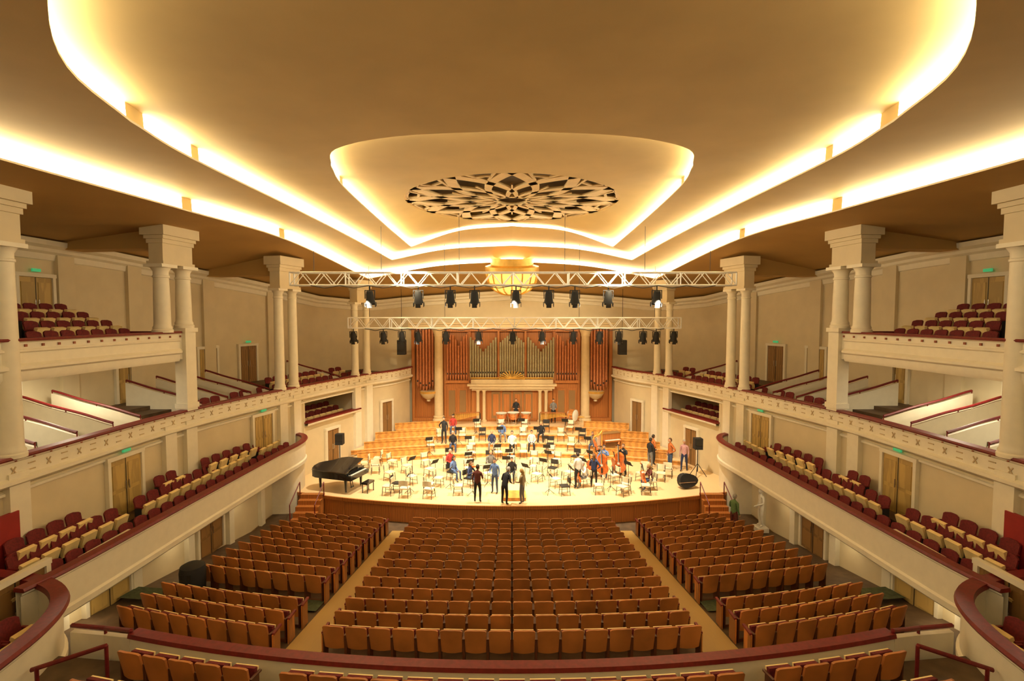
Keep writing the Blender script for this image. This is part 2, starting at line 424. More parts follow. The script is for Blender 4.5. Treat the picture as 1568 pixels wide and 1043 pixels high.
    for i in range(1,len(U)):
        acc+=math.dist(U[i],U[i-1])
        if acc>.42 and U[i][1]>9: acc=0; mb.box((U[i][0]+.02,U[i][1],8.98),(.03,.07,.07),2)
    mb.box((-15.3,19.75,8.6),(4.6,.16,1.05),0); mb.box((-15.3,19.75,9.14),(4.6,.22,.07),1)
    mb.obj('upper_balcony_parapet',[CREAM2,RAIL,DOT],30)
    mb=MB(k)
    mb.sweep(U,[(-.1,8.4),(-1.0,8.4),(-1.0,8.7),(-1.9,8.7),(-1.9,9.0),(-4.4,9.0)],0)
    mb.sweep(U,[(-.05,8.05),(-4.4,8.05)],1)
    mb.obj('upper_balcony_floor',[FLOORM,CREAM],0)
    for y in (20.05,):
        x,a=at(MID,y); mb=MB(k); zt2=9.3; zc=(6+zt2)/2
        mb.box((x-.10,y,zc),(.50,.52,zt2-6.0),0,rz=a); mb.box((x-.10,y,6.2),(.58,.60,.2),0,rz=a); mb.box((x-.10,y,zt2-.08),(.62,.64,.16),0,rz=a)
        mb.obj('balcony_pier',[CREAM2],0)
    for (ys_,zt_,r_) in COLS:
        e=empty('column_pair')
        for y,z0 in ys_:
            x,a=at(MID,y); mb=MB(k); 
            H=zt_-z0
            mb.lathe([(0,0),(r_*1.25,0),(r_*1.25,.10),(r_*1.12,.14),(r_*1.15,.2),(r_*1.02,.26),(r_,.36),(r_*.97,H*.5),(r_*.9,H-.5),(r_*1.0,H-.48),(r_*1.0,H-.42),(r_*.9,H-.4),(r_*.9,H-.25),(r_*1.2,H-.12),(r_*1.3,H-.1)],(x-.12,y,z0),24,0)
            mb.box((x-.12,y,zt_-.05),(r_*2.7,r_*2.7,.12),0,rz=a)
            mb.obj('column_shaft',[CREAM2],40,parent=e)
        ym=sum(q[0] for q in ys_)/2; x,a=at(MID,ym); mb=MB(k)
        T=Matrix.Translation((x-.12,ym,zt_))@Matrix.Rotation(a,4,'Z')
        top={11.7:13.15,11.15:12.75,10.6:12.0}[zt_]; hh=top-zt_
        sy=.92 if zt_>11 else .75
        mb.box((0,0,.06),(.70,1.70*sy,.12),0,T); mb.box((0,0,hh*.30),(.58,1.58*sy,hh*.5),0,T)
        mb.box((0,0,hh*.60),(.68,1.68*sy,hh*.12),0,T); mb.box((0,0,hh*.70),(.8,1.78*sy,hh*.10),0,T); mb.box((0,0,hh*.87),(.98,1.95*sy,hh*.26),0,T)
        xo,_=at(OW,ym); 
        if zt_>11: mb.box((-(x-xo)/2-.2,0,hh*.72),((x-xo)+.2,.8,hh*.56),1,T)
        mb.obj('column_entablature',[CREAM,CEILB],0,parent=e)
    for y in (13.2,14.6,16.0,17.4,18.6,21.6,23.0,24.4,25.6,31.0):
        x,a=at(MID,y); mb=MB(k); x0=x-.75; x1=max(x-4.0,-17.3); n=14
        pr=[]
        for i in range(n+1):
            t=i/n; xx=x0+(x1-x0)*t; st=t*t*(3-2*t) ; zz=5.95+.95*(.35*t+.65*st)+.07*math.sin(t*6.28)
            pr.append((xx,zz))
        vs=[]
        for (xx,zz) in pr: vs+=[(xx,y-.05,5.2),(xx,y-.05,zz),(xx,y+.05,zz),(xx,y+.05,5.2)]
        fs=[]
        for i in range(n):
            for j in range(3): fs.append((i*4+j,(i+1)*4+j,(i+1)*4+j+1,i*4+j+1))
        fs.append((0,1,2,3)); mb.add(vs,fs,0)
        for i in range(n): mb.tube((pr[i][0],y,pr[i][1]+.10),(pr[i+1][0],y,pr[i+1][1]+.10),.045,n=6,m=1)
        for i in (0,n//2,n): mb.tube((pr[i][0],y,pr[i][1]-.1),(pr[i][0],y,pr[i][1]+.1),.02,n=6,m=1)
        mb.obj('balcony_stair_partition',[CREAM2,RAIL],30)
# ------------------------------------------------------------------ seats
def seat_tpl(bal=False):
    t=MB(); xs=[-.245,-.21,-.1,0,.1,.21,.245]; fr=[0,.5,.88,1]
    vs=[];nx=len(xs)
    for lay in (0,1):
        for f in fr:
            for x in xs:
                zt=.93-.07*(abs(x)/.245)**5; z=.34+(zt-.34)*f
                y=-.18-(z-.36)*.20-.03+x*x*.9-(0 if lay else .045)
                xx=x*(1-.04*(1-f)); vs.append((xx,y,z))
    o=nx*len(fr); fs=[];ms=[]
    for j in range(len(fr)-1):
        for i in range(nx-1):
            a=j*nx+i
            fs.append((a,a+1,a+nx+1,a+nx)); ms.append(0)
            fs.append((o+a,o+a+nx,o+a+nx+1,o+a+1)); ms.append(1)
    for j in range(len(fr)-1):
        for i in (0,nx-1):
            a=j*nx+i; fs.append((a,a+nx,o+a+nx,o+a)); ms.append(0)
    b=(len(fr)-1)*nx
    for i in range(nx-1): fs.append((b+i,b+i+1,o+b+i+1,o+b+i)); ms.append(0); fs.append((i,i+1,o+i+1,o+i)); ms.append(0)
    t.add(vs,fs,ms)
    T=Matrix.Translation((0,-.04 if not bal else .02,.54))@Matrix.Rotation(R(-8 if not bal else -18),4,'X')
    t.box((0,0,0),(.44,.08,.36),1 if not bal else 2,T); t.box((0,.055,-.01),(.45,.035,.38),2,T)
    for s in (-1,1):
        t.box((s*.26,-.12,.32),(.03,.22,.60),3); t.box((s*.26,-.09,.635),(.05,.28,.035),4)
    t.box((0,-.16,.06),(.5,.05,.1),3)
    return t
ST=seat_tpl(); SB=seat_tpl(True)
def rowT(x,y,z,a): return Matrix.Translation((x,y,z))@Matrix.Rotation(a,4,'Z')
smats=[SEATW,MAROON,SEATL,ARMW,ARMW]
bmats=[MAROON,MAROON,SEATL,CLOTHB,RAIL]
mb=MB(); mbs={1:MB(),-1:MB()}
mbr=MB()
for r in range(14):
    Y0=11.15+.79*r
    for i in range(16):
        x=-4.05+.54*i; y=Y0+x*x/70; mb.tpl(ST,rowT(x,y,fz(y),x/35))
    for s in (-1,1):
        if r==3: continue
        n=8 if r<12 else 7
        for i in range(n):
            x=s*(5.78+.54*i); y=Y0+x*x/60-.25
            if y<22.9: mbs[s].tpl(ST,rowT(x,y,fz(y),x/30))
        for xx,w in ((s*5.47,0),(s*4.36,1)):
            y=Y0+xx*xx/60-(.25 if not w else 0); mbr.box((xx,y-.05,fz(y)+.66),(.06,.38,.05),0); mbr.box((xx,y-.10,fz(y)+.34),(.035,.34,.62),1)
mb.obj('stalls_seating_block',smats,40)
for s in (-1,1): mbs[s].obj('stalls_seating_block',smats,40)
mbr.obj('row_end_armrests',[RAIL,WOOD],0)
mb=MB()
for r,(yy,zz) in enumerate(((8.5,2.70),(7.5,2.9))):
    for i in range(-13,14):
        x=i*.54
        if abs(abs(x)-4.3)<.35: continue
        y=yy+x*x/61*.95
        mb.tpl(ST,rowT(x,y,zz,x/32))
mb.obj('loge_seating_row',smats,40)
mb=MB()
ap=[(x,9.1+1.0*(x/7.84)**2) for x in [-7.84+15.68*i/40 for i in range(41)]]
mb.sweep(ap,[(-.08,1.9),(-.08,3.20),(.10,3.20),(.10,2.4)],0)
mb.sweep(ap,[(-.14,3.20),(-.15,3.25),(-.11,3.28),(.12,3.28),(.14,3.20)],1,True)
mb.obj('loge_parapet',[CREAM2,RAIL],30)
mb=MB(); mb.prism([(-9.6,-7),(9.6,-7),(9.6,10.3)]+[(p[0],p[1]) for p in ap[::-1]]+[(-9.6,10.3)],2.45,2.6,0); mb.obj('loge_floor',[FLOORM],0)
for k in (1,-1):
    mb=MB(k)
    for (a,b,za,zb) in (((-7.84,10.1),(-8.7,10.5),3.2,3.0),((-8.7,10.5),(-9.5,10.6),3.0,3.0)):
        vs=[(a[0],a[1],1.8),(b[0],b[1],1.8),(b[0],b[1],zb),(a[0],a[1],za),(a[0],a[1]-.12,1.8),(b[0],b[1]-.12,1.8),(b[0],b[1]-.12,zb),(a[0],a[1]-.12,za)]
        mb.add(vs,[(0,1,2,3),(4,5,6,7),(3,2,6,7),(0,3,7,4),(1,2,6,5)],0)
        mb.tube((a[0],a[1]-.06,za+.12),(b[0],b[1]-.06,zb+.12),.045,m=1)
        mb.tube((a[0],a[1]-.06,za),(a[0],a[1]-.06,za+.12),.03,m=1)
    mb.tube((-8.0,9.6,3.3),(-9.3,9.4,2.95),.045,m=1); mb.tube((-8.0,9.6,2.6),(-8.0,9.6,3.3),.035,m=1); mb.tube((-9.2,9.4,2.5),(-9.2,9.4,3.0),.035,m=1)
    mb.obj('loge_stair_wall',[CREAM2,RAIL],30)
    FA=R(-92)
    mb=MB(k)
    for off,z,y0,y1 in ((-.62,2.5,11.6,25.2),(-1.42,2.78,12.6,25.4),(-2.1,3.0,12.9,25.4)):
        y=y0; c=0
        while y<y1:
            x,a=at(L_front,min(y,24.3)); c+=1
            skip=(off<-2 and (abs(y-17.0)<1.1 or abs(y-24.2)<.9 or c%7>4)) or (off<-1 and off>-2 and c%12==7)
            if off<-2: x=at(MID,y)[0]+.5-off
            if not skip: mb.tpl(SB,rowT(x+off,y,z,FA))
            y+=.58
    for off,z in ((-.7,2.5),(-1.5,2.75)):
        for y in (7.2,7.8,8.4,9.0,9.6,10.2):
            x,a=at(N_box,y); mb.tpl(SB,rowT(x+off,y,z,FA))
    mb.obj('lower_balcony_seating',bmats,40)
    mb=MB(k)
    for off,z,y0,y1 in ((-.75,5.22,20.8,33.2),(-1.6,5.5,24.0,32.5)):
        y=y0
        while y<y1:
            x,a=at(MID,y)
            if not any(abs(y-q)<.3 for q in (21.6,23,24.4,25.6,31.0)) and (y>26.2 or off>-1): mb.tpl(SB,rowT(x+off,y+off*math.sin(a)*1.0,z,a-R(90)))
            y+=.56*max(.7,math.cos(a))
    for off,z in ((-1.0,3.2),(-1.7,3.4)):
        for i in range(8):
            y=27.6+i*.5; x,a=at(MID,y); mb.tpl(SB,rowT(x+off,y+off*math.sin(a),z,a-R(90)))
    mb.obj('balcony_seating',bmats,40)
    mb=MB(k)
    for r,(off,z) in enumerate(((-.75,8.4),(-1.6,8.7),(-2.5,9.0),(-3.3,9.3))):
        y=9.4 if r==0 else (16.4 if r>1 else 15.8)
        while y<18.7:
            x,a=at(MID,y)
            if not(r==0 and 13.9<y<14.6): mb.tpl(SB,rowT(x+off,y,z,R(-88)))
            y+=.56
    mb.box((-16.2,18.0,9.15),(1.0,3.0,.3),3)
    mb.obj('upper_balcony_seating',bmats,40)
# ------------------------------------------------------------------ organ
e=empty('pipe_organ')
mb=MB(); mb.box((0,37.5,5.2),(15,.2,7.6),0); 
for x in (-7.3,-4.95,-3.15,3.15,4.95,7.3): mb.box((x,37.3,5.3),(.22,.4,7.2),0)
mb.box((0,37.2,1.9),(14.6,.6,.6),0)
for s in (-1,1):
    mb.box((s*4.05,37.25,3.4),(1.6,.3,2.7),0)
    for xx in (3.65,4.45): 
        mb.box((s*xx,37.07,3.3),(.66,.06,2.2),0); mb.box((s*xx,37.03,3.3),(.46,.05,1.9),1)
    mb.box((s*4.05,37.15,4.9),(1.75,.5,.2),0); mb.box((s*4.05,37.2,8.75),(1.75,.4,.3),0)
mb.box((0,37.15,3.0),(6.0,.4,2.9),0)
for xx in (-1.2,-.4,.4,1.2): mb.box((xx,36.92,3.2),(.62,.06,2.0),1); mb.box((xx,36.88,3.2),(.42,.05,1.6),0)
mb.box((0,37.2,8.75),(6.3,.4,.25),0)
for s in (-1,1): mb.box((s*1.0,37.15,6.7),(.14,.35,3.9),0)
mb.obj('case',[WOOD,DOORD],0,parent=e)
mb=MB()
mb.box((0,36.8,4.72),(6.5,1.0,.14),0); mb.box((0,36.85,4.55),(6.2,.85,.22),0); mb.box((0,36.9,4.38),(5.9,.7,.14),0); mb.box((0,36.85,4.95),(6.0,.6,.3),0)
mb.box((0,37.2,9.0),(15.2,.7,.22),0); mb.box((0,37.25,9.2),(15.2,.9,.14),0)
for s in (-1,1):
    for xx in (2.05,2.5): mb.lathe([(.2,0),(.2,.1),(.13,.16),(.12,2.2),(.18,2.3),(.18,2.38)],(s*xx,36.7,1.98),14,0)
    mb.lathe([(.46,0),(.46,.2),(.38,.3),(.42,.42),(.33,.5),(.32,3.2),(.30,6.3),(.33,6.35),(.32,6.45),(.42,6.7),(.45,6.75),(.45,6.9)],(s*5.38,36.75,1.95),24,0)
    mb.lathe([(.05,-.75),(.15,-.7),(.12,-.6),(.42,-.42),(.62,-.1),(.66,.0),(.6,.05),(.05,.05)],(s*6.15,36.8,4.2),20,[0,0,0,0,1,1,0])
mb.obj('stone_trim',[ORGT,GOLD],35,parent=e)
mb=MB()
def pipe(x,y,z0,z1,r,m):
    mb.lathe([(.02,0),(r,.35),(r,.5),(r,z1-z0),(r*.8,z1-z0)],(x,y,z0),10,m); mb.box((x,y-r*.95,z0+.5),(r*1.1,.03,.12),2)
for s in (-1,1):
    for i in range(6): pipe(s*(5.85+.22*i),36.95-.12*math.sin(i/5*3.14),4.1+.15*abs(i-2.5),8.85,.095,1)
    for i in range(8): pipe(s*(3.35+.2*i),37.0,5.0,7.5+.9*abs(math.cos(i*.55)),.08,1)
    for i in range(11): pipe(s*(1.2+.185*i),36.98-.08*math.sin(i/10*3.14),5.1,6.9+1.6*abs(i/10-.5)*1.3+.25,.078,0)
for i in range(11): x=-.85+.17*i; pipe(x,36.9,5.1,7.7+.9*(1-abs(x)),.072,0)
for i in range(13):
    a=math.pi*i/12; mb.tube((0,36.7,5.15),(.95*math.cos(a),36.66,5.15+.6*math.sin(a)),.02,.045,6,3)
mb.tube((-3,36.75,5.2),(3,36.75,5.2),.05,n=6,m=3)
mb.obj('pipes',[PIPE,COPPER,DARK,GOLD],40,parent=e)
# ------------------------------------------------------------------ medallion lamp
e=empty('ceiling_bowl_lamp'); c=(0,33.0,12.75)
T=Matrix.Translation(c)@Matrix.Rotation(R(10),4,'X')
BP=[(1.68,0),(1.67,-.3),(1.55,-.8),(1.22,-1.25),(.7,-1.52),(.05,-1.62)]
mb=MB(); mb.lathe(BP,(0,0,0),32,0,T); mb.obj('bowl',[AMBER],60,parent=e)
mb=MB()
for i in range(16):
    a=2*math.pi*i/16; P=[(r+.03,z-.02) for r,z in BP]
    for j in range(5): mb.tube((P[j][0]*math.cos(a),P[j][0]*math.sin(a),P[j][1]),(P[j+1][0]*math.cos(a),P[j+1][0]*math.sin(a),P[j+1][1]),.045,n=5,T=T)
for r,z in ((1.71,.0),(1.57,-.82),(.72,-1.54)):
    for i in range(32):
        a=2*math.pi*i/32;b=2*math.pi*(i+1)/32; mb.tube((r*math.cos(a),r*math.sin(a),z),(r*math.cos(b),r*math.sin(b),z),.055,n=5,T=T)
mb.lathe([(1.75,.0),(1.75,.25),(1.4,.35),(1.4,.8)],(0,0,0),32,0,T)
mb.obj('gilded_frame',[GOLD],40,parent=e)
# ------------------------------------------------------------------ trusses
def truss(x0,x1,y,z,h,d,n,cables):
    mb=MB()
    for dy in (-d/2,d/2):
        for dz in (-h/2,h/2): mb.tube((x0,y+dy,z+dz),(x1,y+dy,z+dz),.042,n=6)
    for i in range(n):
        a=x0+(x1-x0)*i/n; b=x0+(x1-x0)*(i+1)/n; m=(a+b)/2
        for dy in (-d/2,d/2):
            mb.tube((a,y+dy,z-h/2),(m,y+dy,z+h/2),.024,n=5); mb.tube((m,y+dy,z+h/2),(b,y+dy,z-h/2),.024,n=5)
        mb.tube((a,y-d/2,z+h/2),(b,y+d/2,z+h/2),.018,n=5); mb.tube((a,y-d/2,z-h/2),(b,y+d/2,z-h/2),.018,n=5)
    for x in [x0+(x1-x0)*i/8 for i in range(9)]:
        for dz in (-h/2,h/2): mb.tube((x,y-d/2,z+dz),(x,y+d/2,z+dz),.035,n=5)
        for dy in (-d/2,d/2): mb.tube((x,y+dy,z-h/2),(x,y+dy,z+h/2),.035,n=5)
    for cxx,zt in cables: mb.tube((cxx,y,z+h/2),(cxx,y,zt),.012,n=5,m=1)
    for i in range(14):
        a=x0+1+(x1-x0-2)*i/14; mb.tube((a,y-d/2-.05,z-h/2-.03),(a+(x1-x0-2)/28,y-d/2-.05,z-h/2-.14),.02,n=5,m=1); mb.tube((a+(x1-x0-2)/28,y-d/2-.05,z-h/2-.14),(a+(x1-x0-2)/14,y-d/2-.05,z-h/2-.03),.02,n=5,m=1)
    mb.obj('lighting_truss',[ALU,DARK],40)
truss(-10.45,10.55,24.0,11.52,.6,.5,21,[(-6.2,14.0),(6.3,14.0),(-9.4,13.1),(9.4,13.1),(-2.5,14.6),(2.5,14.6)])
truss(-9.7,10.0,30.0,9.35,.62,.5,20,[(-8.5,12.7),(8.5,12.7),(-4,14),(4,14)])
fx=MB()
fx.tube((0,0,0),(0,0,-.18),.025,n=6); 
for s in (-1,1): fx.box((s*.19,0,-.34),(.03,.05,.34),0)
fx.box((0,0,-.18),(.4,.05,.03),0)
T=Matrix.Translation((0,0,-.42))@Matrix.Rotation(R(18),4,'X')
fx.lathe([(.03,.24),(.12,.22),(.15,.1),(.16,-.1),(.19,-.26),(.15,-.26),(.14,-.2),(.01,-.2)],(0,0,0),14,[0,0,0,0,0,0,1],T)
for dx,dy in ((.2,0),(-.2,0),(0,.2),(0,-.2)): fx.box((dx,dy,-.33),(.2 if dy else .02,.2 if dx else .02,.16),0,T)
fxm=fx.mesh('stage_spotlight',[CLOTHB,LENS])
for x in (-6.76,-4.46,-2.93,-1.78,.19,1.75,2.99,4.58,6.89): inst(fxm,'stage_spotlight',(x,24,11.20),scale=1.2)
for x in (-9.47,-7.68,-6.58,-5.61,-3.94,-1.99,.04,1.79,3.66,5.22,6.39,7.83,8.61,9.66): inst(fxm,'stage_spotlight',(x,30,9.03),scale=1.1)
for s in (-1,1):
    mb=MB(); mb.box((0,0,0),(.55,.5,1.0),0); mb.box((0,-.26,0),(.48,.02,.92),1); mb.tube((0,0,.5),(0,0,4.0),.015,n=5,m=0)
    mb.obj('hanging_loudspeaker',[CLOTHB,DARK],0,loc=(s*7.6,34.6,7.6))
# ------------------------------------------------------------------ stage furniture
ch=MB()
ch.box((0,0,.45),(.44,.42,.05),0); 
for i in range(5):
    a=(i-2)*.22; ch.box((math.sin(a)*.42,-.62+.40*math.cos(a)+.02,.74),(.10,.03,.26),0,rz=-a)
for sx in (-1,1):
    ch.tube((sx*.2,.18,.44),(sx*.22,.21,0),.016,n=6,m=1); ch.tube((sx*.2,-.19,.44),(sx*.22,-.24,0),.016,n=6,m=1); ch.tube((sx*.2,-.19,.42),(sx*.2,-.23,.84),.016,n=6,m=1)
    ch.tube((sx*.21,.2,.2),(sx*.21,-.21,.2),.012,n=5,m=1)
chm=ch.mesh('orchestra_chair',[CHAIRW,STEEL]); chm2=chm.copy(); chm2.materials[0]=CHAIRB
ms=MB()
T=Matrix.Translation((0,0,1.02))@Matrix.Rotation(R(58),4,'X')
ms.box((0,0,0),(.44,.28,.012),0,T); ms.box((0,-.14,.03),(.46,.012,.05),0,T); ms.tube((0,0,.12),(0,0,1.0),.013,n=6)
for i in range(3):
    a=i*2.094+.5; ms.tube((0,0,.25),(.26*math.cos(a),.26*math.sin(a),.01),.012,n=5)
msm=ms.mesh('music_stand',[CLOTHB],0)
ms.box((0,-.02,.015),(.34,.23,.004),1,T@Matrix.Translation((0,.02,0)))
msm2=ms.mesh('music_stand',[CLOTHB,IVORY],0)
chairs=[]
CC=(0,24.0)
for r,n in ((2.7,7),(4.2,11),(5.7,13),(7.2,14)):
    for i in range(n):
        a=R(8+164*i/(n-1))+random.uniform(-.03,.03); rr=r+random.uniform(-.15,.15)
        x=CC[0]+rr*math.cos(a)*1.0; y=CC[1]+rr*math.sin(a)*.92
        if x<-6.6 and y<26.8: continue
        rz=a+math.pi/2+random.uniform(-.2,.2)
        chairs.append((x,y,1.0,rz))
for (yy,z,n,w) in ((31.55,1.25,9,5.0),(32.95,1.5,8,4.6),(34.3,1.75,6,4.0)):
    for i in range(n):
        x=-w+2*w*i/(n-1)+random.uniform(-.1,.1); chairs.append((x,yy-.015*x*x,z,math.pi+x*-.05+random.uniform(-.1,.1)))
for i,(x,y,z,rz) in enumerate(chairs):
    inst(chm if i%5 else chm2,'orchestra_chair',(x,y,z),rz)
    if i%2==0:
        fx_,fy_=-math.sin(rz),math.cos(rz)
        o=inst(msm2 if i%3 else msm,'music_stand',(x+fx_*.72+fy_*.22,y+fy_*.72-fx_*.22,z),rz)
for (x,y) in ((-7.6,27.6),(-8.4,28.3),(-7.9,29.2),(-6.9,28.6),(7.3,27.2),(7.9,26.3),(8.5,27.0),(-5.2,24.0),(-4.0,23.9),(5.4,24.2),(6.6,24.4),(-6.1,24.3)):
    inst(chm,'orchestra_chair',(x,y,1.0),random.uniform(0,6.28))
# conductor podium
mb=MB(); mb.box((0,0,.07),(1.1,1.0,.14),0); mb.box((0,0,.15),(1.14,1.04,.02),0)
mb.obj('conductor_podium',[WOODL,CLOTHB,CHROME],0,loc=(0.1,23.95,1.0))
# piano
mb=MB()
o=[(-.75,0),(.75,0),(.76,.9),(.62,1.25),(.30,1.55),(.12,1.9),(-.05,2.12),(-.35,2.2),(-.62,2.12),(-.75,1.85)]
mb.prism(o,.68,1.0,0); mb.prism([(x*1.015,y*1.01) for x,y in o if 1],1.005,1.03,0)
mb.box((0,-.12,.80),(1.5,.3,.22),0); mb.box((0,-.14,.93),(1.28,.17,.03),1)
for i in range(36): 
    if i%7 not in(2,6): mb.box((-.61+i*.0348,-.10,.955),(.016,.10,.02),0)
mb.box((0,.12,1.12),(.75,.02,.2),0)
for p in ((-.62,.12),(.62,.12),(-.35,1.85)):
    mb.lathe([(.05,.06),(.05,.1),(.07,.5),(.09,.68)],(p[0],p[1],0),10,0); mb.tube((p[0]-.03,p[1],.04),(p[0]+.03,p[1],.04),.04,n=10,m=2)
mb.box((0,.2,.14),(.22,.06,.05),0); mb.tube((-.08,.2,.14),(-.08,.3,.68),.018,m=0); mb.tube((.08,.2,.14),(.08,.3,.68),.018,m=0)
mb.prism([(x*1.0,y) for x,y in o],0,.022,0,T=Matrix.Translation((-.75,0,1.04))@Matrix.Rotation(R(-14),4,'Y')@Matrix.Translation((.75,0,0)))
mb.obj('grand_piano',[BLACK,IVORY,CHROME],30,loc=(-7.9,25.0,1.0),rz=R(72))
mb=MB(); mb.box((0,0,.48),(.6,.36,.09),0)
for sx in(-1,1):
    for sy in (-1,1): mb.tube((sx*.26,sy*.14,.44),(sx*.26,sy*.14,0),.025,m=0)
mb.obj('piano_bench',[BLACK],30,loc=(-7.2,24.75,1.0),rz=R(72))
for (x,y) in ((-9.7,28.0),(10.1,27.0)):
    mb=MB(); mb.box((0,0,1.85),(.42,.38,.6),0); mb.box((0,-.2,1.95),(.34,.02,.34),1); mb.tube((0,0,.3),(0,0,1.6),.025)
    for i in range(3): a=i*2.094; mb.tube((0,0,.75),(.5*math.cos(a),.5*math.sin(a),.02),.018)
    mb.obj('loudspeaker_on_stand',[CLOTHB,DARK],0,loc=(x,y,1.0))
def case(loc,s,rz,name='instrument_case'):
    mb=MB(); P=[]
    for i in range(16):
        a=2*math.pi*i/16; P.append((.5*math.cos(a)*(1+.25*math.cos(a)),.36*math.sin(a)))
    mb.prism(P,0,.34,0,T=Matrix.Scale(s,4)@Matrix.Translation((0,0,.37))@Matrix.Rotation(R(80),4,'X'))
    mb.box((0,-.2*s,.74*s),(.18*s,.03,.05),1); mb.box((0,-.37*s,.36*s),(.9*s,.01,.03),1)
    return mb.obj(name,[CLOTHB,CHROME],30,loc=loc,rz=rz)
case((8.8,25.4,1.0),1.0,.2)
mb=MB(); mb.lathe([(.01,0),(.30,0),(.34,.05),(.36,.8),(.33,.95),(.2,1.02),(.01,1.03)],(0,0,0),20,0); mb.box((0,-.3,.75),(.3,.1,.15),1); mb.obj('covered_waste_bin',[CLOTHB,DARK],30,loc=(-9.7,14.9,fz(14.9)))
def timp(loc,r=.36):
    mb=MB(); mb.lathe([(.05,.28),(r*.6,.34),(r*.95,.55),(r,.78),(r*1.05,.80),(r*1.05,.85),(r,.86),(.01,.865)],(0,0,0),22,[0,0,0,1,1,1,2])
    for i in range(4): a=i*1.57+.4; mb.tube((r*1.02*math.cos(a),r*1.02*math.sin(a),.8),(r*.8*math.cos(a),r*.8*math.sin(a),.02),.018,m=1,n=5)
    mb.lathe([(.3,.02),(.34,.02),(.34,.07),(.3,.07)],(0,0,0),16,1); mb.obj('timpani',[COPB,CHROME,DRUM],35,loc=loc)
for x,y,r in ((-.75,35.6,.40),(.1,35.8,.44),(1.0,35.7,.38)): timp((x,y,2.0),r)
def marimba(loc,rz):
    mb=MB()
    for i in range(26):
        w=.5-.011*i; mb.box((-.85+i*.068,0,.88),(.055,w,.03),0)
        mb.tube((-.85+i*.068,-.08,.85),(-.85+i*.068,-.08,.85-.5+.013*i),.024,n=6,m=1)
    for s in (-1,1):
        mb.box((s*.92,0,.45),(.05,.5,.06),2); mb.tube((s*.92,-.22,.02),(s*.92,-.22,.86),.02,m=2); mb.tube((s*.92,.22,.02),(s*.92,.22,.86),.02,m=2)
    mb.obj('marimba',[WOOD,GOLD,DARK],0,loc=loc,rz=rz)
marimba((2.9,35.5,2.0),-.1); marimba((-3.2,35.5,2.0),.15)
def bassdrum(loc,rz):
    mb=MB(); T=Matrix.Translation((0,0,.75))@Matrix.Rotation(R(90),4,'X')
    mb.lathe([(.01,-.22),(.40,-.22),(.43,-.2),(.41,-.18),(.41,.18),(.43,.2),(.40,.22),(.01,.22)],(0,0,0),26,[1,2,2,0,2,2,1],T)
    for s in (-1,1): mb.tube((s*.46,-.2,.02),(s*.40,0,.75),.02,m=2); mb.tube((s*.46,.2,.02),(s*.40,0,.75),.02,m=2)
    mb.obj('bass_drum',[WOOD,DRUM,CHROME],35,loc=loc,rz=rz)
bassdrum((4.3,35.3,2.0),.9)
for (x,y) in ((4.7,33.9),(3.6,34.2)):
    mb=MB(); mb.tube((0,0,.3),(0,0,1.15),.015)
    for i in range(3): a=i*2.09; mb.tube((0,0,.4),(.3*math.cos(a),.3*math.sin(a),.01),.012,n=5)
    mb.lathe([(.01,.05),(.06,.04),(.25,0),(.25,-.004),(.01,.03)],(0,0,1.15),20,1); mb.obj('cymbal_on_stand',[CHROME,GOLD],40,loc=(x,y,1.75))
mb=MB(); mb.box((0,0,.55),(1.3,.45,1.1),0); mb.box((0,0,1.12),(1.36,.5,.04),1); mb.box((0,-.36,.68),(1.2,.3,.08),0); mb.box((0,-.38,.73),(1.05,.2,.02),2)
mb.box((0,-.235,.32),(1.0,.02,.45),1); mb.box((-.57,-.42,.33),(.06,.06,.66),0); mb.box((.57,-.42,.33),(.06,.06,.66),0)
mb.obj('celesta',[WOOD,DOORD,IVORY],0,loc=(6.2,31.6,1.25),rz=.35)
mb=MB()
mb.tube((.35,0,.15),(.35,0,1.75),.05,.04,10,0); 
N=[(.35,0,1.75),(.22,0,1.62),(.05,0,1.5),(-.15,0,1.52),(-.32,0,1.45),(-.36,0,1.32)]
for i in range(5): mb.tube(N[i],N[i+1],.045,n=8,m=0)
mb.tube((-.36,0,1.35),(.25,0,.12),.06,.15,10,1); mb.box((.2,0,.08),(.5,.35,.14),0)
for i in range(14):
    t=i/13; mb.tube((-.3+.55*t,0,1.48+.2*t*t),(-.3+.5*t,0,1.26-1.0*t),.004,n=3,m=2)
mb.obj('concert_harp',[GOLD,CELLO,IVORY],30,loc=(5.2,30.2,1.0),rz=.6)
